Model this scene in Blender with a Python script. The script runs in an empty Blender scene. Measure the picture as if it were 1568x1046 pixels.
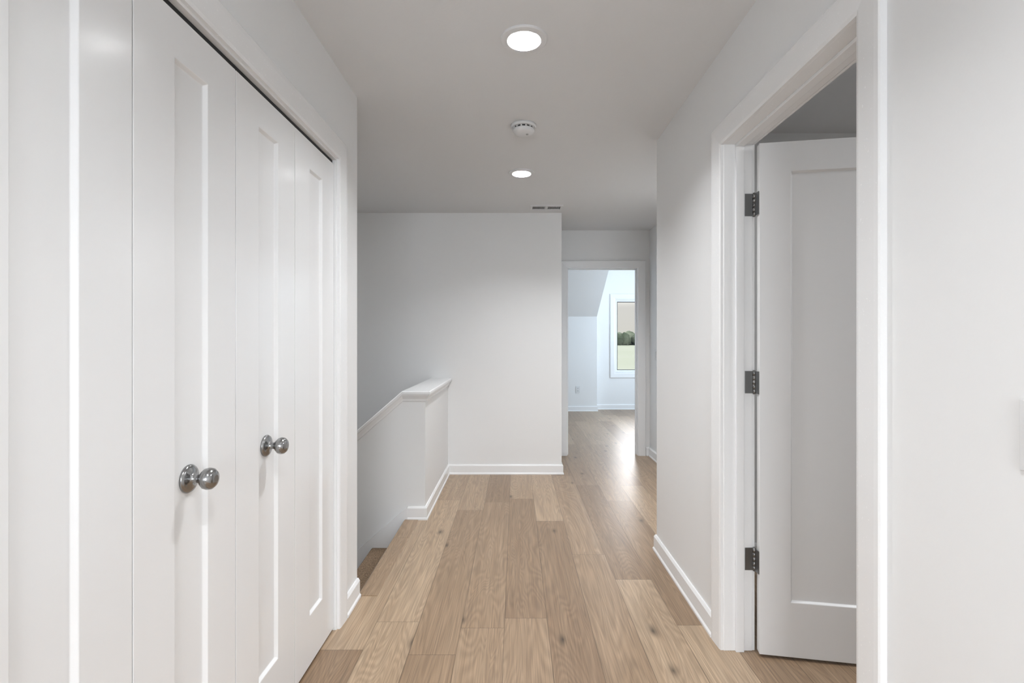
import bpy, bmesh, math
from mathutils import Vector, Matrix
scene = bpy.context.scene
C = bpy.data.collections.new("hall"); scene.collection.children.link(C)

# ------------------------------------------------------------------ materials
def new_mat(name):
    m = bpy.data.materials.new(name); m.use_nodes = True
    nt = m.node_tree; b = nt.nodes["Principled BSDF"]
    return m, nt, b

def paint(name, col, rough, bump=0.0, scale=180.0, spec=0.5):
    m, nt, b = new_mat(name)
    b.inputs["Base Color"].default_value = (*col, 1)
    b.inputs["Roughness"].default_value = rough
    b.inputs["Specular IOR Level"].default_value = spec
    tc = nt.nodes.new("ShaderNodeTexCoord")
    n = nt.nodes.new("ShaderNodeTexNoise"); n.inputs["Scale"].default_value = scale
    n.inputs["Detail"].default_value = 1
    nt.links.new(tc.outputs["Object"], n.inputs["Vector"])
    if bump > 0:
        bp = nt.nodes.new("ShaderNodeBump"); bp.inputs["Strength"].default_value = bump
        bp.inputs["Distance"].default_value = 0.001
        nt.links.new(n.outputs["Fac"], bp.inputs["Height"])
        nt.links.new(bp.outputs["Normal"], b.inputs["Normal"])
    else:
        r = nt.nodes.new("ShaderNodeMapRange")
        r.inputs["To Min"].default_value = rough - 0.03; r.inputs["To Max"].default_value = rough + 0.03
        nt.links.new(n.outputs["Fac"], r.inputs["Value"])
        nt.links.new(r.outputs["Result"], b.inputs["Roughness"])
    return m

WALL = paint("wall_paint", (0.80, 0.80, 0.797), 0.5, 0.12, 120)
CEIL = paint("ceiling_paint", (0.74, 0.742, 0.745), 0.8, 0.35, 90)
TRIM = paint("trim_paint", (0.83, 0.83, 0.83), 0.26)
DOORP = paint("door_paint", (0.81, 0.81, 0.81), 0.18, 0.07, 14, 0.8)
PLASTIC = paint("white_plastic", (0.72, 0.72, 0.72), 0.35)
DARK = paint("dark_gap", (0.015, 0.015, 0.015), 0.7)
GREY = paint("sensor_grey", (0.35, 0.35, 0.35), 0.6)

def metal(name, col, rough):
    m, nt, b = new_mat(name)
    b.inputs["Metallic"].default_value = 1
    b.inputs["Base Color"].default_value = (*col, 1)
    tc = nt.nodes.new("ShaderNodeTexCoord")
    n = nt.nodes.new("ShaderNodeTexNoise"); n.inputs["Scale"].default_value = 300
    nt.links.new(tc.outputs["Object"], n.inputs["Vector"])
    r = nt.nodes.new("ShaderNodeMapRange")
    r.inputs["To Min"].default_value = rough-0.04; r.inputs["To Max"].default_value = rough+0.04
    nt.links.new(n.outputs["Fac"], r.inputs["Value"]); nt.links.new(r.outputs["Result"], b.inputs["Roughness"])
    return m
NICKEL = metal("satin_nickel", (0.33, 0.33, 0.33), 0.2)
HINGE = metal("hinge_steel", (0.26, 0.26, 0.26), 0.38)

def emit(name, col, s):
    m = bpy.data.materials.new(name); m.use_nodes = True
    nt = m.node_tree; nt.nodes.clear()
    e = nt.nodes.new("ShaderNodeEmission"); o = nt.nodes.new("ShaderNodeOutputMaterial")
    e.inputs["Color"].default_value = (*col, 1); e.inputs["Strength"].default_value = s
    nt.links.new(e.outputs[0], o.inputs[0]); return m
LENS = emit("led_lens", (1, 0.98, 0.95), 6)

def N(nt, t, **kw):
    n = nt.nodes.new(t)
    for k, v in kw.items():
        setattr(n, k, v)
    return n
def M(nt, op, a, b=None, c=None):
    n = nt.nodes.new("ShaderNodeMath"); n.operation = op
    for i, v in enumerate((a, b, c)):
        if v is None: continue
        if isinstance(v, (int, float)): n.inputs[i].default_value = v
        else: nt.links.new(v, n.inputs[i])
    return n.outputs[0]

def oak(name, W=0.19, L=1.7, along='Y', xoff=0.05):
    m, nt, b = new_mat(name); lk = nt.links.new
    tc = N(nt, "ShaderNodeTexCoord"); sp = N(nt, "ShaderNodeSeparateXYZ")
    lk(tc.outputs["Object"], sp.inputs[0])
    x, y = sp.outputs[0], sp.outputs[1]
    u = M(nt, 'DIVIDE', M(nt, 'ADD', x, xoff + 20 * W), W)
    row = M(nt, 'FLOOR', u)
    wn = N(nt, "ShaderNodeTexWhiteNoise", noise_dimensions='1D'); lk(row, wn.inputs["W"])
    v = M(nt, 'ADD', M(nt, 'DIVIDE', M(nt, 'ADD', y, 30.0), L), M(nt, 'MULTIPLY', wn.outputs["Value"], 7.31))
    col = M(nt, 'FLOOR', v)
    cid = N(nt, "ShaderNodeCombineXYZ"); lk(row, cid.inputs[0]); lk(col, cid.inputs[1])
    w2 = N(nt, "ShaderNodeTexWhiteNoise", noise_dimensions='3D'); lk(cid.outputs[0], w2.inputs["Vector"])
    off = N(nt, "ShaderNodeVectorMath", operation='SCALE'); lk(w2.outputs["Color"], off.inputs[0]); off.inputs["Scale"].default_value = 40
    pos = N(nt, "ShaderNodeVectorMath", operation='ADD'); lk(tc.outputs["Object"], pos.inputs[0]); lk(off.outputs[0], pos.inputs[1])
    # cathedral rings
    mp = N(nt, "ShaderNodeMapping"); mp.inputs["Scale"].default_value = (7, 0.8, 1); lk(pos.outputs[0], mp.inputs[0])
    n1 = N(nt, "ShaderNodeTexNoise"); n1.noise_dimensions = '2D'; n1.inputs["Scale"].default_value = 1.0; n1.inputs["Detail"].default_value = 2
    n1.inputs["Distortion"].default_value = 0.4; lk(mp.outputs[0], n1.inputs["Vector"])
    ring = M(nt, 'SINE', M(nt, 'MULTIPLY', n1.outputs["Fac"], 130.0))
    ring = M(nt, 'MULTIPLY_ADD', ring, 0.5, 0.5)
    # fine grain
    mp2 = N(nt, "ShaderNodeMapping"); mp2.inputs["Scale"].default_value = (190, 4, 1); lk(pos.outputs[0], mp2.inputs[0])
    n2 = N(nt, "ShaderNodeTexNoise"); n2.noise_dimensions = '2D'; n2.inputs["Scale"].default_value = 1.0; n2.inputs["Detail"].default_value = 3
    lk(mp2.outputs[0], n2.inputs["Vector"])
    mp3 = N(nt, "ShaderNodeMapping"); mp3.inputs["Scale"].default_value = (32, 1.4, 1); lk(pos.outputs[0], mp3.inputs[0])
    n3 = N(nt, "ShaderNodeTexNoise"); n3.noise_dimensions = '2D'; n3.inputs["Scale"].default_value = 1.0; n3.inputs["Detail"].default_value = 4
    lk(mp3.outputs[0], n3.inputs["Vector"])
    # knots
    mp4 = N(nt, "ShaderNodeMapping"); mp4.inputs["Scale"].default_value = (4.2, 1.9, 1); lk(pos.outputs[0], mp4.inputs[0])
    vo = N(nt, "ShaderNodeTexVoronoi"); vo.voronoi_dimensions = '2D'; vo.inputs["Scale"].default_value = 1.0; lk(mp4.outputs[0], vo.inputs["Vector"])
    sc = N(nt, "ShaderNodeSeparateColor"); lk(vo.outputs["Color"], sc.inputs[0])
    sel = M(nt, 'GREATER_THAN', sc.outputs[0], 0.64)
    kd = M(nt, 'ADD', vo.outputs["Distance"], M(nt, 'MULTIPLY_ADD', n3.outputs["Fac"], 0.10, -0.05))
    kr = N(nt, "ShaderNodeMapRange"); kr.inputs["From Min"].default_value = 0.005; kr.inputs["From Max"].default_value = 0.13
    kr.inputs["To Min"].default_value = 1; kr.inputs["To Max"].default_value = 0; lk(kd, kr.inputs["Value"])
    knot = M(nt, 'MULTIPLY', M(nt, 'POWER', kr.outputs[0], 1.8), sel)
    tone = M(nt, 'ADD', M(nt, 'MULTIPLY_ADD', w2.outputs["Value"], 0.60, 0.03), M(nt, 'MULTIPLY', n3.outputs["Fac"], 0.50))
    cr = N(nt, "ShaderNodeValToRGB"); lk(tone, cr.inputs[0])
    e = cr.color_ramp.elements
    e[0].position = 0.20; e[0].color = (0.226, 0.146, 0.088, 1)
    e[1].position = 1.0; e[1].color = (0.440, 0.325, 0.220, 1)
    k = cr.color_ramp.elements.new(0.6); k.color = (0.318, 0.219, 0.140, 1)
    g = M(nt, 'MULTIPLY_ADD', ring, 0.19, 0.88)
    g2 = M(nt, 'MULTIPLY_ADD', n2.outputs["Fac"], 0.85, 0.57)
    gg = M(nt, 'MULTIPLY', g, g2)
    gg = M(nt, 'MULTIPLY', gg, M(nt, 'MULTIPLY_ADD', knot, -0.75, 1.0))
    fu = M(nt, 'FRACT', u); fv = M(nt, 'FRACT', v)
    du = M(nt, 'MULTIPLY', M(nt, 'MINIMUM', fu, M(nt, 'SUBTRACT', 1.0, fu)), W)
    dv = M(nt, 'MULTIPLY', M(nt, 'MINIMUM', fv, M(nt, 'SUBTRACT', 1.0, fv)), L)
    d = M(nt, 'MINIMUM', du, dv)
    gr = N(nt, "ShaderNodeMapRange"); gr.inputs["From Max"].default_value = 0.0022; lk(d, gr.inputs["Value"])
    gg = M(nt, 'MULTIPLY', gg, M(nt, 'MULTIPLY_ADD', gr.outputs[0], 0.6, 0.4))
    mix = N(nt, "ShaderNodeVectorMath", operation='SCALE'); lk(cr.outputs[0], mix.inputs[0]); lk(gg, mix.inputs["Scale"])
    lk(mix.outputs[0], b.inputs["Base Color"])
    lk(M(nt, 'MULTIPLY_ADD', n2.outputs["Fac"], 0.12, 0.29), b.inputs["Roughness"])
    bp = N(nt, "ShaderNodeBump"); bp.inputs["Strength"].default_value = 0.25; bp.inputs["Distance"].default_value = 0.0008
    lk(gr.outputs[0], bp.inputs["Height"]); lk(bp.outputs[0], b.inputs["Normal"])
    return m
OAK = oak("oak_planks")
OAKN = oak("oak_nosing", 0.40, 2.4, xoff=0.0)

def carpet():
    m, nt, b = new_mat("tan_carpet"); lk = nt.links.new
    tc = N(nt, "ShaderNodeTexCoord"); n = N(nt, "ShaderNodeTexNoise"); n.inputs["Scale"].default_value = 260; n.inputs["Detail"].default_value = 2
    lk(tc.outputs["Object"], n.inputs["Vector"])
    cr = N(nt, "ShaderNodeValToRGB"); lk(n.outputs["Fac"], cr.inputs[0])
    cr.color_ramp.elements[0].position = 0.35; cr.color_ramp.elements[0].color = (0.09, 0.055, 0.03, 1)
    cr.color_ramp.elements[1].position = 0.65; cr.color_ramp.elements[1].color = (0.36, 0.25, 0.16, 1)
    lk(cr.outputs[0], b.inputs["Base Color"]); b.inputs["Roughness"].default_value = 0.95
    bp = N(nt, "ShaderNodeBump"); bp.inputs["Distance"].default_value = 0.004; lk(n.outputs["Fac"], bp.inputs["Height"]); lk(bp.outputs[0], b.inputs["Normal"])
    return m
CARPET = carpet()

def leafy(name, c0, c1, scale):
    m, nt, b = new_mat(name); lk = nt.links.new
    tc = N(nt, "ShaderNodeTexCoord"); n = N(nt, "ShaderNodeTexNoise"); n.inputs["Scale"].default_value = scale; n.inputs["Detail"].default_value = 4
    lk(tc.outputs["Object"], n.inputs["Vector"])
    cr = N(nt, "ShaderNodeValToRGB"); lk(n.outputs["Fac"], cr.inputs[0])
    cr.color_ramp.elements[0].position = 0.35; cr.color_ramp.elements[0].color = (*c0, 1)
    cr.color_ramp.elements[1].position = 0.65; cr.color_ramp.elements[1].color = (*c1, 1)
    lk(cr.outputs[0], b.inputs["Base Color"]); b.inputs["Roughness"].default_value = 1.0
    b.inputs["Specular IOR Level"].default_value = 0.0
    return m
GRASS = leafy("grass", (0.070, 0.076, 0.060), (0.080, 0.085, 0.070), 0.02)
LEAF = leafy("foliage", (0.016, 0.021, 0.014), (0.045, 0.052, 0.038), 0.12)

def glass():
    m = bpy.data.materials.new("window_glass"); m.use_nodes = True
    nt = m.node_tree; nt.nodes.clear()
    t = N(nt, "ShaderNodeBsdfTransparent"); g = N(nt, "ShaderNodeBsdfGlossy"); g.inputs["Roughness"].default_value = 0.02
    f = N(nt, "ShaderNodeFresnel"); f.inputs[0].default_value = 1.3
    mx = N(nt, "ShaderNodeMixShader"); o = N(nt, "ShaderNodeOutputMaterial")
    nt.links.new(f.outputs[0], mx.inputs[0]); nt.links.new(t.outputs[0], mx.inputs[1]); nt.links.new(g.outputs[0], mx.inputs[2]); nt.links.new(mx.outputs[0], o.inputs[0])
    return m
GLASS = glass()

# ------------------------------------------------------------------ mesh helpers
def finish(name, bm, mats, bevel=0.0, smooth=False, parent=None, loc=None, rotz=0.0):
    bmesh.ops.recalc_face_normals(bm, faces=bm.faces)
    me = bpy.data.meshes.new(name); bm.to_mesh(me); bm.free()
    if not isinstance(mats, (list, tuple)): mats = [mats]
    for m in mats: me.materials.append(m)
    o = bpy.data.objects.new(name, me); C.objects.link(o)
    if smooth:
        for p in me.polygons: p.use_smooth = True
    if bevel > 0:
        md = o.modifiers.new("bevel", 'BEVEL'); md.width = bevel; md.segments = 2; md.limit_method = 'ANGLE'; md.angle_limit = math.radians(40)
    if loc: o.location = loc
    o.rotation_euler[2] = rotz
    if parent: o.parent = parent
    return o

def addbox(bm, x0, x1, y0, y1, z0, z1, mi=0):
    vs = [bm.verts.new((x, y, z)) for x in (x0, x1) for y in (y0, y1) for z in (z0, z1)]
    for f in ((0,1,3,2),(4,6,7,5),(0,4,5,1),(2,3,7,6),(0,2,6,4),(1,5,7,3)):
        fc = bm.faces.new([vs[i] for i in f]); fc.material_index = mi

def boxes(name, lst, mats, bevel=0.0, **kw):
    bm = bmesh.new()
    for b in lst: addbox(bm, *b)
    return finish(name, bm, mats, bevel, **kw)

def prism(bm, pts, a0, a1, mapf, mi=0):
    A = [bm.verts.new(mapf(p, a0)) for p in pts]; B = [bm.verts.new(mapf(p, a1)) for p in pts]
    n = len(pts)
    bm.faces.new(A).material_index = mi; bm.faces.new(B[::-1]).material_index = mi
    for i in range(n):
        bm.faces.new([A[i], B[i], B[(i+1)%n], A[(i+1)%n]]).material_index = mi

def lathe(bm, prof, seg, xf, mi=0, cap0=True, cap1=True, smooth=True):
    rings = []
    for r, h in prof:
        rings.append([bm.verts.new(xf @ Vector((r*math.cos(2*math.pi*i/seg), r*math.sin(2*math.pi*i/seg), h))) for i in range(seg)])
    for a, b in zip(rings[:-1], rings[1:]):
        for i in range(seg):
            f = bm.faces.new([a[i], a[(i+1)%seg], b[(i+1)%seg], b[i]]); f.material_index = mi; f.smooth = smooth
    if cap0: bm.faces.new(rings[0]).material_index = mi
    if cap1: bm.faces.new(rings[-1]).material_index = mi

def casing(name, s0, s1, zt, mapf, w=0.09, t=0.018, zb=None, mat=None):
    prof = [(0.004, 0), (0.004, t*0.62), (0.014, t*0.78), (w*0.80, t), (w-0.004, t), (w, t-0.003), (w, 0)]
    bm = bmesh.new(); rings = []
    if zb is None:
        path = lambda u: [(s0-u, 0.0), (s0-u, zt+u), (s1+u, zt+u), (s1+u, 0.0)]
    else:
        path = lambda u: [(s0-u, zb-u), (s0-u, zt+u), (s1+u, zt+u), (s1+u, zb-u)]
    for k in range(4):
        rings.append([bm.verts.new(mapf(path(u)[k][0], v, path(u)[k][1])) for u, v in prof])
    m = len(prof); segs = 3 if zb is None else 4
    for k in range(segs):
        a, b = rings[k], rings[(k+1)%4]
        for i in range(m):
            bm.faces.new([a[i], a[(i+1)%m], b[(i+1)%m], b[i]])
    if zb is None:
        bm.faces.new(rings[0]); bm.faces.new(rings[3][::-1])
    return finish(name, bm, mat or TRIM)

def baseboard(name, path, h=0.092, t=0.014, mat=None):
    prof = [(0, 0), (t+0.006, 0), (t+0.006, 0.010), (t, 0.018), (t, h-0.012), (t*0.5, h), (0, h)]
    bm = bmesh.new(); rings = []
    P = [Vector(p) for p in path]; n = len(P)
    for i in range(n):
        d0 = (P[i]-P[i-1]).normalized() if i > 0 else None
        d1 = (P[i+1]-P[i]).normalized() if i < n-1 else None
        if d0 is None: d0 = d1
        if d1 is None: d1 = d0
        n0 = Vector((-d0.y, d0.x)); n1 = Vector((-d1.y, d1.x))
        mt = (n0+n1); mt = mt / (mt.length_squared/2) if mt.length > 1e-6 else n0
        rings.append([bm.verts.new((P[i].x+mt.x*u, P[i].y+mt.y*u, z)) for u, z in prof])
    m = len(prof)
    for a, b in zip(rings[:-1], rings[1:]):
        for i in range(m): bm.faces.new([a[i], a[(i+1)%m], b[(i+1)%m], b[i]])
    bm.faces.new(rings[0]); bm.faces.new(rings[-1][::-1])
    return finish(name, bm, mat or TRIM)

def slab(name, w, h, t, rx0, rx1, rz0, rz1, depth, bev, mat, **kw):
    """shaker slab: local x = width, y = thickness, z = height, recessed panel on both faces"""
    bm = bmesh.new()
    def rect(x0, x1, z0, z1, y): return [bm.verts.new(p) for p in ((x0,y,z0),(x1,y,z0),(x1,y,z1),(x0,y,z1))]
    outs = []
    for y, s in ((0, 1), (t, -1)):
        o = rect(0, w, 0, h, y); a = rect(rx0, rx1, rz0, rz1, y)
        c = rect(rx0+bev, rx1-bev, rz0+bev, rz1-bev, y+s*depth)
        for i in range(4):
            j = (i+1) % 4
            bm.faces.new([o[i], o[j], a[j], a[i]]); bm.faces.new([a[i], a[j], c[j], c[i]])
        bm.faces.new(c); outs.append(o)
    for i in range(4):
        j = (i+1) % 4
        bm.faces.new([outs[0][i], outs[0][j], outs[1][j], outs[1][i]])
    return finish(name, bm, mat, 0.0015, **kw)

def empty(name, loc=(0,0,0), rotz=0):
    e = bpy.data.objects.new(name, None); e.location = loc; e.rotation_euler[2] = rotz; e.empty_display_size = 0.1
    C.objects.link(e); return e

# ------------------------------------------------------------------ key dimensions (camera at x=0,y=0, z=1.257)
CH = 2.44; LX = -0.777; RX = 0.84
YL = 2.46       # end of closet wall / near wall of stair
YP = 3.52       # stair half wall
YB = 4.70       # back wall
YD = 5.45       # far door wall
YF = 9.05       # far window wall
YR = -2.6       # rear wall
FX = -0.755     # floor edge at stair

# ------------------------------------------------------------------ floor
def floor_obj():
    bm = bmesh.new()
    pts = [(-1.6, YR-0.12), (3.6, YR-0.12), (3.6, YF), (-1.2, YF), (-1.2, 4.82), (FX, 4.82), (FX, YL), (-1.6, YL)]
    prism(bm, pts, -0.25, 0.0, lambda p, a: (p[0], p[1], a))
    return finish("floor", bm, OAK)
floor_obj()

# stair nosing board on the landing edge
bm = bmesh.new()
prism(bm, [(FX+0.075, 0.0), (FX+0.073, 0.003), (FX-0.018, 0.0035), (FX-0.026, -0.006), (FX-0.024, -0.02), (FX-0.001, -0.024), (FX-0.001, 0.0)],
      YL+0.005, YP-0.002, lambda p, a: (p[0], a, p[1]))
finish("stair_nosing_trim", bm, OAKN)

# stairs going down to the left
RISE, RUN = 0.195, 0.23
bm = bmesh.new()
ns = 14
for i in range(1, ns+1):
    xa = FX - RUN*(i-1) - 0.001; z = -RISE*i
    xb = FX - RUN*i - 0.025
    if i == ns: xb = -4.55
    pts = [(xa, z-0.26), (xa, z), (xb+0.01, z), (xb, z-0.01), (xb, z-0.025), (xb+0.025, z-0.035), (xb+0.025, z-0.26)]
    prism(bm, pts, YL+0.002, YP-0.016, lambda p, a: (p[0], a, p[1]))
finish("staircase", bm, CARPET)

# ------------------------------------------------------------------ ceiling with holes for cans
cans = [(0.032, 1.98), (0.040, 3.57), (0.032, 0.25), (0.03, -1.4), (1.2, 3.85)]  # last can is out of view, added to brighten the alcove
ceil = boxes("ceiling", [(-5.0, 3.6, YR-0.12, 5.57, CH, CH+0.15)], CEIL)
bmc = bmesh.new()
for cx, cy in cans:
    lathe(bmc, [(0.072, CH-0.05), (0.072, CH+0.09)], 48, Matrix.Translation((cx, cy, 0)))
cut = finish("cut", bmc, CEIL)
md = ceil.modifiers.new("b", 'BOOLEAN'); md.object = cut; md.operation = 'DIFFERENCE'; md.solver = 'EXACT'
bpy.context.view_layer.update()
dg = bpy.context.evaluated_depsgraph_get()
nm = bpy.data.meshes.new_from_object(ceil.evaluated_get(dg))
ceil.modifiers.clear(); ceil.data = nm
bpy.data.objects.remove(cut)

boxes("ceiling_bedroom", [(-1.2, 3.6, 5.57, YF+0.12, 2.75, 2.9)], CEIL)

# recessed lights
for cx, cy in cans:
    bm = bmesh.new(); T = Matrix.Translation((cx, cy, CH))
    lathe(bm, [(0.092, 0.0), (0.092, -0.005), (0.089, -0.008), (0.066, -0.0095)], 64, T, 0, False, False, False)
    lathe(bm, [(0.066, -0.0095), (0.0635, -0.004), (0.054, 0.050), (0.0535, 0.055)], 64, T, 0, False, False)
    lathe(bm, [(0.0535, 0.055), (0.030, 0.052), (0.0001, 0.051)], 64, T, 1, False, False)
    finish("recessed_ceiling_light", bm, [PLASTIC, LENS])

# smoke detector
bm = bmesh.new(); T = Matrix.Translation((0.042, 2.78, CH)) @ Matrix.Scale(-1, 4, (0,0,1))
lathe(bm, [(0.070, 0), (0.070, 0.012), (0.066, 0.016)], 56, T, 0, True, True)
lathe(bm, [(0.054, 0.015), (0.054, 0.025)], 56, T, 2, False, True)
lathe(bm, [(0.060, 0.025), (0.061, 0.031), (0.053, 0.043), (0.040, 0.048), (0.0005, 0.049)], 56, T, 0, True, True)
for i in range(14):
    a = 2*math.pi*i/14
    Rm = T @ Matrix.Rotation(a, 4, 'Z')
    vs = [Rm @ Vector(p) for p in ((0.050,-0.004,0.015),(0.0595,-0.004,0.015),(0.0595,0.004,0.015),(0.050,0.004,0.015),(0.050,-0.004,0.027),(0.0595,-0.004,0.027),(0.0595,0.004,0.027),(0.050,0.004,0.027))]
    V = [bm.verts.new(v) for v in vs]
    for f in ((0,1,2,3),(4,7,6,5),(0,4,5,1),(1,5,6,2),(2,6,7,3),(3,7,4,0)): bm.faces.new([V[k] for k in f])
lathe(bm, [(0.007, 0.048), (0.006, 0.051)], 16, T @ Matrix.Translation((0.02, 0.0, 0)), 1, True, True)
finish("smoke_detector", bm, [PLASTIC, GREY, DARK])

# ceiling vent register
vx, vy, vw, vd = 0.272, 4.50, 0.29, 0.15
L = [(vx-vw/2, vx+vw/2, vy-vd/2, vy-vd/2+0.022, CH-0.009, CH, 0), (vx-vw/2, vx+vw/2, vy+vd/2-0.022, vy+vd/2, CH-0.009, CH, 0),
     (vx-vw/2, vx-vw/2+0.022, vy-vd/2+0.022, vy+vd/2-0.022, CH-0.009, CH, 0), (vx+vw/2-0.022, vx+vw/2, vy-vd/2+0.022, vy+vd/2-0.022, CH-0.009, CH, 0),
     (vx-0.012, vx+0.012, vy-vd/2+0.022, vy+vd/2-0.022, CH-0.007, CH, 0),
     (vx-vw/2+0.02, vx+vw/2-0.02, vy-vd/2+0.02, vy+vd/2-0.02, CH-0.0015, CH-0.0005, 1)]
for k in range(9):
    for s in (-1, 1):
        xx = vx + s*(0.018 + k*0.0118)
        L.append((xx-0.0017, xx+0.0017, vy-vd/2+0.02, vy+vd/2-0.02, CH-0.006, CH-0.001, 0))
boxes("ceiling_vent", L, [PLASTIC, DARK])

# ------------------------------------------------------------------ walls
CY0, CY1, CZ = 0.652, 2.180, 2.045      # closet opening
boxes("wall_left", [(LX-0.115, LX, YR, CY0, 0, CH), (LX-0.115, LX, CY0, CY1, CZ, CH), (LX-0.115, LX, CY1, YL, 0, CH),
                    (-1.6, LX-0.115, YL-0.115, YL, 0, CH), (-1.6, -1.5, YR, YL-0.115, 0, CH), (-1.5, LX-0.115, 0.3, 0.4, 0, CH)], WALL)
boxes("wall_stair_near", [(-4.6, -1.6, YL-0.115, YL, -3.0, CH), (-1.6, FX, YL-0.115, YL-0.0, -3.0, -0.25)], WALL)
DY0, DY1, DZ = 1.228, 2.032, 2.045      # right door opening
boxes("wall_right", [(RX, RX+0.115, YR, DY0-0.015, 0, CH), (RX, RX+0.115, DY0-0.015, DY1+0.015, DZ+0.015, CH), (RX, RX+0.115, DY1+0.015, 3.0, 0, CH),
                     (RX+0.115, 3.6, 2.885, 3.0, 0, CH)], WALL)
boxes("wall_side_room", [(3.48, 3.6, YR, 2.885, 0, CH), (RX+0.115, 3.48, 0.1, 0.2, 0, CH)], WALL)
boxes("wall_alcove", [(1.45, 1.57, 3.0, YD, 0, CH)], WALL)
boxes("wall_back", [(-4.6, 0.427, YB, YB+0.12, -3.0, CH), (0.307, 0.427, YB+0.12, YD, 0, CH)], WALL)
boxes("wall_stair_left", [(-4.7, -4.6, YL-0.115, YB+0.12, -3.0, CH)], WALL)
boxes("floor_lower", [(-4.6, FX, YL, YB, -3.05, -2.95)], CARPET)
boxes("wall_landing", [(FX, FX+0.1, YL-0.1, YB, -3.0, -0.25)], WALL)
FD0, FD1 = 0.560, 1.318
boxes("wall_bedroom_door", [(0.307, FD0-0.015, YD, YD+0.12, 0, CH+0.31), (FD0-0.015, FD1+0.015, YD, YD+0.12, DZ+0.0, CH+0.31), (FD1+0.015, 3.6, YD, YD+0.12, 0, CH+0.31),
                            (-1.2, 0.307, YD, YD+0.12, 0, CH+0.31)], WALL)
boxes("wall_bedroom_side", [(-1.3, -1.2, YD, YF+0.12, 0, 2.9), (3.5, 3.6, YD+0.12, YF, 0, 2.9)], WALL)
W0, W1, WZ0, WZ1 = 1.78, 2.56, 0.655, 1.99
boxes("wall_far", [(-1.2, W0, YF, YF+0.12, 0, 2.75), (W1, 3.6, YF, YF+0.12, 0, 2.75), (W0, W1, YF, YF+0.12, 0, WZ0), (W0, W1, YF, YF+0.12, WZ1, 2.75)], WALL)
# knee wall with sloped ceiling beside the dormer
KX = 1.42
bm = bmesh.new()
pk = [(YF, 0), (8.82, 0), (8.82, 1.66), (6.95, 2.75), (YF, 2.75)]
prism(bm, pk, -1.2, KX, lambda p, a: (a, p[0], p[1]))
finish("wall_knee_sloped", bm, WALL)
# rear wall with window
R0, R1, RZ0, RZ1 = -0.55, 0.65, 0.75, 2.1
boxes("wall_rear", [(-1.6, R0, YR-0.12, YR, 0, CH), (R1, 3.6, YR-0.12, YR, 0, CH), (R0, R1, YR-0.12, YR, 0, RZ0), (R0, R1, YR-0.12, YR, RZ1, CH)], WALL)

def window(name, x0, x1, z0, z1, y, s):
    """y = inside wall face, s=+1 wall goes toward +y"""
    e = empty(name)
    a, b = sorted((y, y+s*0.12))
    boxes("reveal_lining", [(x0, x0+0.015, a, b, z0, z1), (x1-0.015, x1, a, b, z0, z1), (x0+0.015, x1-0.015, a, b, z0, z0+0.015), (x0+0.015, x1-0.015, a, b, z1-0.015, z1)], TRIM, parent=e)
    q = 0.015; w = 0.035; a, b = sorted((y+s*0.05, y+s*0.09))
    boxes("sash", [(x0+q, x0+q+w, a, b, z0+q, z1-q), (x1-q-w, x1-q, a, b, z0+q, z1-q), (x0+q+w, x1-q-w, a, b, z0+q, z0+q+w), (x0+q+w, x1-q-w, a, b, z1-q-w, z1-q)], TRIM, 0.003, parent=e)
    q += w; w = 0.010; a, b = sorted((y+s*0.058, y+s*0.082))
    boxes("gasket", [(x0+q, x0+q+w, a, b, z0+q, z1-q), (x1-q-w, x1-q, a, b, z0+q, z1-q), (x0+q+w, x1-q-w, a, b, z0+q, z0+q+w), (x0+q+w, x1-q-w, a, b, z1-q-w, z1-q)], DARK, parent=e)
    q += w
    boxes("pane", [(x0+q-0.004, x1-q+0.004, y+s*0.068, y+s*0.072, z0+q-0.004, z1-q+0.004)], GLASS, parent=e)
    c = casing("window_casing", x0, x1, z1, lambda s_, v, z: (s_, y - s*v, z), 0.085, 0.018, zb=z0)
    c.parent = e
    return e
window("window_1", W0, W1, WZ0, WZ1, YF, 1)
window("window_2", R0, R1, RZ0, RZ1, YR, -1)

# ------------------------------------------------------------------ half wall with cap
bm = bmesh.new()
HZ = 0.875
prism(bm, [(-0.755, YP), (-0.635, YP), (-0.635, YB), (-0.755, YB)], 0.0, HZ, lambda p, a: (p[0], p[1], a))
SL = 0.87
xe = -4.55
k = -0.790
d = SL*(k-xe)
pts = [(FX, HZ), (k, HZ), (xe, HZ-d), (xe, -2.95), (FX, -2.95)]
prism(bm, pts, YP, YP+0.12, lambda p, a: (p[0], a, p[1]))
finish("wall_half", bm, WALL)
def cap_profile(half):
    r = [(half+0.006, -0.050), (half+0.010, -0.046), (half+0.012, -0.034), (half+0.024, -0.012), (half+0.026, -0.004), (half+0.036, -0.003), (half+0.038, 0.004), (half+0.038, 0.018), (half+0.033, 0.024)]
    return r + [(-a, b) for a, b in r[::-1]]
bm = bmesh.new()
def loft(bm, rings):
    m = len(rings[0])
    R = [[bm.verts.new(p) for p in r] for r in rings]
    for a, b in zip(R[:-1], R[1:]):
        for i in range(m): bm.faces.new([a[i], a[(i+1)%m], b[(i+1)%m], b[i]])
    bm.faces.new(R[0]); bm.faces.new(R[-1][::-1])
cp = cap_profile(0.06)
cxm = -0.695; cym = YP+0.06
start = [(cxm+u, YB-0.001, HZ+v) for u, v in cp]
corner = [(cxm+u, cym-u, HZ+v) for u, v in cp]
knee = [(k, cym-u, HZ+v) for u, v in cp]
end = [(xe, cym-u, HZ-d+v) for u, v in cp]
loft(bm, [start, corner, knee, end])
finish("trim_half_wall_cap", bm, TRIM)
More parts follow.
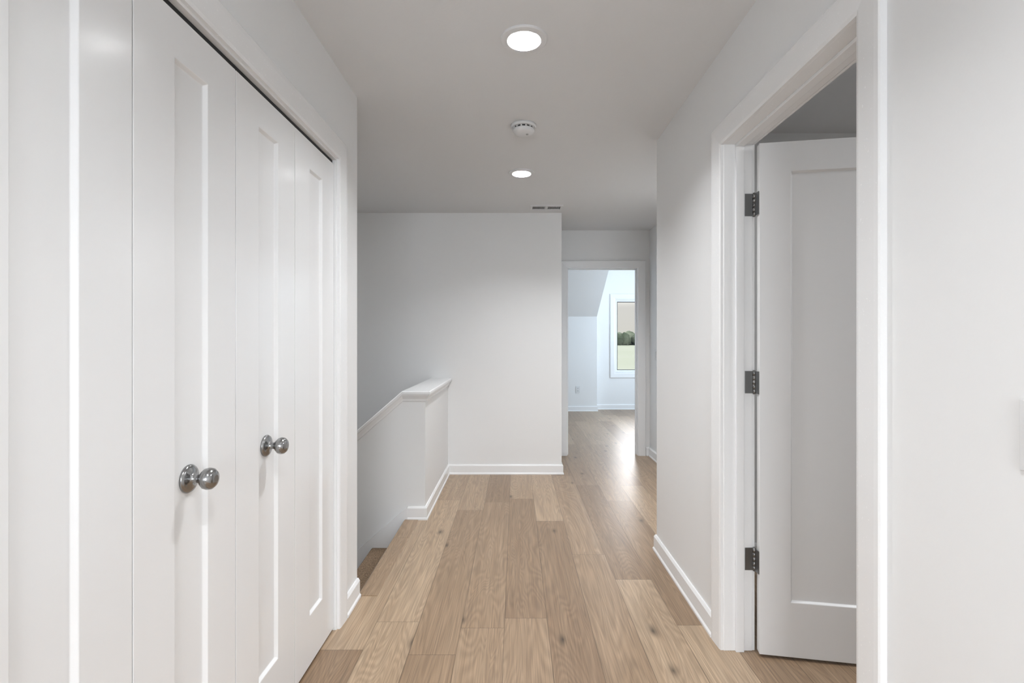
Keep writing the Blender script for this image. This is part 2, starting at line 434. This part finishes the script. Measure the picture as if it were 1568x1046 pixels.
# skirt boards along stairs
bm = bmesh.new()
prism(bm, [(FX, 0.092), (xe, 0.092-SL*(FX-xe)), (xe, -0.26-SL*(FX-xe)), (FX, -0.26)], YP-0.015, YP-0.0005, lambda p, a: (p[0], a, p[1]))
finish("trim_stair_skirt", bm, TRIM)

# ------------------------------------------------------------------ baseboards
baseboard("baseboard_left", [(LX, YL), (LX, CY1+0.09)])
baseboard("baseboard_left_rear", [(LX, CY0-0.09), (LX, YR)])
baseboard("baseboard_right", [(RX, DY1+0.09), (RX, 3.0), (1.45, 3.0), (1.45, YD), (FD1+0.09, YD)])
baseboard("baseboard_right_near", [(RX, YR), (RX, DY0-0.09)])
baseboard("baseboard_back", [(0.427, YD), (0.427, YB), (-0.635, YB), (-0.635, YP), (FX, YP)])
baseboard("baseboard_far", [(3.5, YF), (KX, YF), (KX, 8.82), (-1.2, 8.82)])
baseboard("baseboard_side_room", [(3.48, 2.885), (RX+0.115, 2.885)])

# ------------------------------------------------------------------ door frames (trim)
casing("trim_1", DY0, DY1, DZ-0.004, lambda s, v, z: (RX-v, s, z))
casing("trim_2", DY0, DY1, DZ-0.004, lambda s, v, z: (RX+0.115+v, s, z))
boxes("door_frame", [(RX, RX+0.115, DY1, DY1+0.0149, 0, DZ+0.0149), (RX, RX+0.115, DY0-0.0149, DY0, 0, DZ+0.0149), (RX, RX+0.115, DY0, DY1, DZ, DZ+0.0149),
                  (RX+0.045, RX+0.078, DY1-0.011, DY1, 0, DZ-0.011), (RX+0.045, RX+0.078, DY0, DY0+0.011, 0, DZ-0.011), (RX+0.045, RX+0.078, DY0, DY1, DZ-0.011, DZ)], TRIM, 0.0015)
casing("trim_3", FD0, FD1, DZ-0.02, lambda s, v, z: (s, YD-v, z), 0.085)
boxes("door_frame", [(FD0-0.0149, FD0, YD, YD+0.12, 0, DZ-0.0001), (FD1, FD1+0.0149, YD, YD+0.12, 0, DZ-0.0001), (FD0, FD1, YD, YD+0.12, DZ-0.016, DZ-0.0001),
                    (FD0, FD0+0.011, YD+0.045, YD+0.08, 0, DZ-0.027), (FD1-0.011, FD1, YD+0.045, YD+0.08, 0, DZ-0.027), (FD0, FD1, YD+0.045, YD+0.08, DZ-0.027, DZ-0.016)], TRIM, 0.0015)
casing("trim_4", CY0, CY1, CZ-0.008, lambda s, v, z: (LX+v, s, z))
cf = boxes("closet_frame", [(LX-0.115, LX, CY0-0.0, CY0+0.003, 0, CZ-0.012), (LX-0.115, LX, CY1-0.003, CY1, 0, CZ-0.012), (LX-0.115, LX, CY0, CY1, CZ-0.012, CZ-0.0001)], TRIM)

# ------------------------------------------------------------------ hinge
def hinge(x, y, z):
    bm = bmesh.new()
    T = Matrix.Translation((x, y, z))
    for k in range(5):
        z0 = -0.045 + k*0.018
        lathe(bm, [(0.0065, z0), (0.0065, z0+0.0172)], 16, T)
    lathe(bm, [(0.0045, -0.048), (0.0045, 0.048)], 12, T)
    return bm

hx, hy = RX+0.121, DY1-0.004
d1 = empty("door_1", (hx, hy, 0))
sl = slab("slab", 0.795, 2.022, 0.035, 0.115, 0.68, 0.215, 1.905, 0.009, 0.006, DOORP, parent=d1, loc=(0.003, -0.038, 0.012))
sl.rotation_euler[2] = math.radians(-10)
for z in (1.80, 1.085, 0.372):
    bm = hinge(0, 0, z)
    addbox(bm, -0.036, -0.004, 0.0012, 0.0038, z-0.045, z+0.045)
    addbox(bm, 0.000, 0.0028, -0.036, -0.004, z-0.045, z+0.045)
    finish("hinge", bm, HINGE, parent=d1)
d2 = empty("door_2", (FD0+0.002, YD+0.126, 0))
s2 = slab("slab", 0.75, 2.01, 0.035, 0.115, 0.635, 0.215, 1.895, 0.009, 0.006, DOORP, parent=d2, loc=(-0.003, 0.003, 0.012))
s2.rotation_euler[2] = math.radians(92)
for z in (1.80, 1.08, 0.35):
    bm = hinge(0.008, -0.002, z)
    addbox(bm, -0.0018, 0.0025, -0.044, -0.002, z-0.045, z+0.045)
    finish("hinge", bm, HINGE, parent=d2)
def knob_bm(bm, T):
    lathe(bm, [(0.034, 0.0), (0.0345, 0.003), (0.032, 0.007), (0.025, 0.010), (0.015, 0.012), (0.0110, 0.016), (0.0105, 0.027), (0.0125, 0.032),
               (0.019, 0.036), (0.0245, 0.042), (0.0265, 0.050), (0.0250, 0.059), (0.019, 0.0655), (0.009, 0.0690)], 40, T, 0, True, True)
bm = bmesh.new()
knob_bm(bm, Matrix.Translation((0.002, 0.69, 0.95)) @ Matrix.Rotation(math.radians(90), 4, 'Y'))
finish("door_knob", bm, NICKEL, parent=d2)

# ------------------------------------------------------------------ closet bifold doors
DXF = LX - 0.012
lw = (CY1 - CY0 - 0.006 - 0.012) / 4
ys = [CY0+0.003+0.0015 + i*(lw+0.003) for i in range(4)]
for g in range(2):
    e = empty("bifold_closet_door")
    for i in range(2):
        y0 = ys[g*2+i]
        s = slab("leaf_%d" % (i+1), lw, 2.006, 0.033, lw*0.335, lw*0.665, 0.19, 1.90, 0.010, 0.0075, DOORP, parent=e)
        s.rotation_euler[2] = math.radians(90)
        s.location = (DXF, y0, 0.010)
    yk = ys[1 if g == 0 else 2] + lw*0.5
    bm = bmesh.new()
    knob_bm(bm, Matrix.Translation((DXF-0.010, yk, 0.918)) @ Matrix.Rotation(math.radians(90), 4, 'Y'))
    finish("knob", bm, NICKEL, parent=e)
boxes("track", [(LX-0.045, LX-0.018, CY0+0.003, CY1-0.003, CZ-0.0225, CZ-0.0125)], DARK, parent=cf)

# ------------------------------------------------------------------ switch, outlet
def plate(name, T):
    bm = bmesh.new()
    addbox(bm, -0.035, 0.035, 0, 0.006, -0.058, 0.058, 0)
    addbox(bm, -0.017, 0.017, 0.006, 0.0075, -0.034, 0.034, 0)
    addbox(bm, -0.015, 0.015, 0.0075, 0.0105, -0.031, 0.031, 0)
    bmesh.ops.transform(bm, matrix=T, verts=bm.verts)
    return finish(name, bm, [PLASTIC, DARK], 0.0015)
plate("light_switch", Matrix.Translation((RX, 0.798, 1.10)) @ Matrix.Rotation(math.radians(90), 4, 'Z'))
plate("light_switch", Matrix.Translation((1.45, 5.20, 1.10)) @ Matrix.Rotation(math.radians(90), 4, 'Z'))
bm = bmesh.new()
addbox(bm, -0.036, 0.036, 0, 0.006, -0.058, 0.058, 0)
for zc in (-0.022, 0.022):
    addbox(bm, -0.017, 0.017, 0.006, 0.008, zc-0.015, zc+0.015, 0)
    addbox(bm, -0.008, -0.005, 0.008, 0.0085, zc-0.006, zc+0.007, 1); addbox(bm, 0.005, 0.008, 0.008, 0.0085, zc-0.006, zc+0.007, 1)
bmesh.ops.transform(bm, matrix=Matrix.Translation((1.086, 8.82, 0.38)) @ Matrix.Rotation(math.radians(180), 4, 'Z'), verts=bm.verts)
finish("power_outlet", bm, [PLASTIC, DARK])

# ------------------------------------------------------------------ outside
boxes("ground_lawn", [(-300, 500, 12, 700, -3.4, -3.2)], GRASS)
import random
random.seed(4)
bm = bmesh.new()
for i in range(90):
    x = 20 + i*1.7 + random.uniform(-1.5, 1.5); r = random.uniform(3.5, 6.2)
    m = Matrix.Translation((x, 400+random.uniform(-12, 12), -3.2+r*0.8)) @ Matrix.Diagonal((1, 1, random.uniform(0.85, 1.3), 1))
    res = bmesh.ops.create_icosphere(bm, subdivisions=3, radius=r, matrix=m)
    for v in res["verts"]:
        v.co += Vector((random.uniform(-.5,.5), 0, random.uniform(-.6,.6)))
finish("tree_line", bm, LEAF)

# ------------------------------------------------------------------ lights
def area(name, loc, rot, sx, sy, e, col, shape='RECTANGLE', spread=180):
    l = bpy.data.lights.new(name, 'AREA'); l.shape = shape; l.size = sx
    if shape in ('RECTANGLE', 'ELLIPSE'): l.size_y = sy
    l.energy = e; l.color = col; l.spread = math.radians(spread)
    o = bpy.data.objects.new(name, l); o.location = loc; o.rotation_euler = rot; C.objects.link(o); return o
E = [24.5, 20, 21, 16, 23]
for i, (cx, cy) in enumerate(cans):
    area("downlight_lamp", (cx, cy, CH+0.045), (0, 0, 0), 0.10, 0.10, E[i], (0.95, 0.975, 1.0), 'DISK')
area("window_daylight_rear", ((R0+R1)/2, YR-0.2, (RZ0+RZ1)/2), (math.radians(90), 0, 0), 1.2, 1.35, 65, (0.86, 0.93, 1.0))
area("bedroom_fill", (3.4, 7.4, 1.5), (0, math.radians(90), 0), 1.4, 1.4, 80, (0.70, 0.85, 1.0))  # unseen blue fill added by the side wall, which has no window
area("side_room_fill", (2.3, 1.4, 2.42), (0, 0, 0), 0.3, 0.3, 16, (0.95, 0.975, 1), 'DISK')  # added dim fill without a fixture, lights the room behind the door
area("stairwell_fill", (-3.2, 3.6, 2.42), (0, 0, 0), 0.3, 0.3, 16, (0.95, 0.975, 1), 'DISK')  # unseen overhead fill added to lift the stair walls

# overcast sky: hazy dim horizon, bright above
w = bpy.data.worlds.new("World"); scene.world = w; w.use_nodes = True
nt = w.node_tree; bg = nt.nodes["Background"]
tc = N(nt, "ShaderNodeTexCoord"); sp = N(nt, "ShaderNodeSeparateXYZ"); nt.links.new(tc.outputs["Generated"], sp.inputs[0])
cr = N(nt, "ShaderNodeValToRGB"); nt.links.new(sp.outputs[2], cr.inputs[0])
cr.color_ramp.elements[0].position = 0.0; cr.color_ramp.elements[0].color = (0.90, 0.88, 0.80, 1)
cr.color_ramp.elements[1].position = 0.3; cr.color_ramp.elements[1].color = (0.95, 0.96, 1.0, 1)
mr = N(nt, "ShaderNodeMapRange"); mr.interpolation_type = 'SMOOTHSTEP'
mr.inputs["From Min"].default_value = 0.06; mr.inputs["From Max"].default_value = 0.20
mr.inputs["To Min"].default_value = 0.74; mr.inputs["To Max"].default_value = 11.0
nt.links.new(sp.outputs[2], mr.inputs["Value"])
nt.links.new(cr.outputs[0], bg.inputs[0]); nt.links.new(mr.outputs[0], bg.inputs[1])

# ------------------------------------------------------------------ camera
cam = bpy.data.cameras.new("camera"); co = bpy.data.objects.new("camera", cam); C.objects.link(co)
co.location = (0, 0, 1.257); co.rotation_euler = (math.radians(90), 0, 0)
cam.sensor_width = 36; cam.lens = 36*770/1568
cam.shift_x = -6/1568; cam.shift_y = -3/1568; cam.clip_start = 0.02; cam.clip_end = 1500
scene.camera = co
scene.view_settings.view_transform = 'Standard'
scene.view_settings.look = 'None'
scene.view_settings.exposure = 0.0
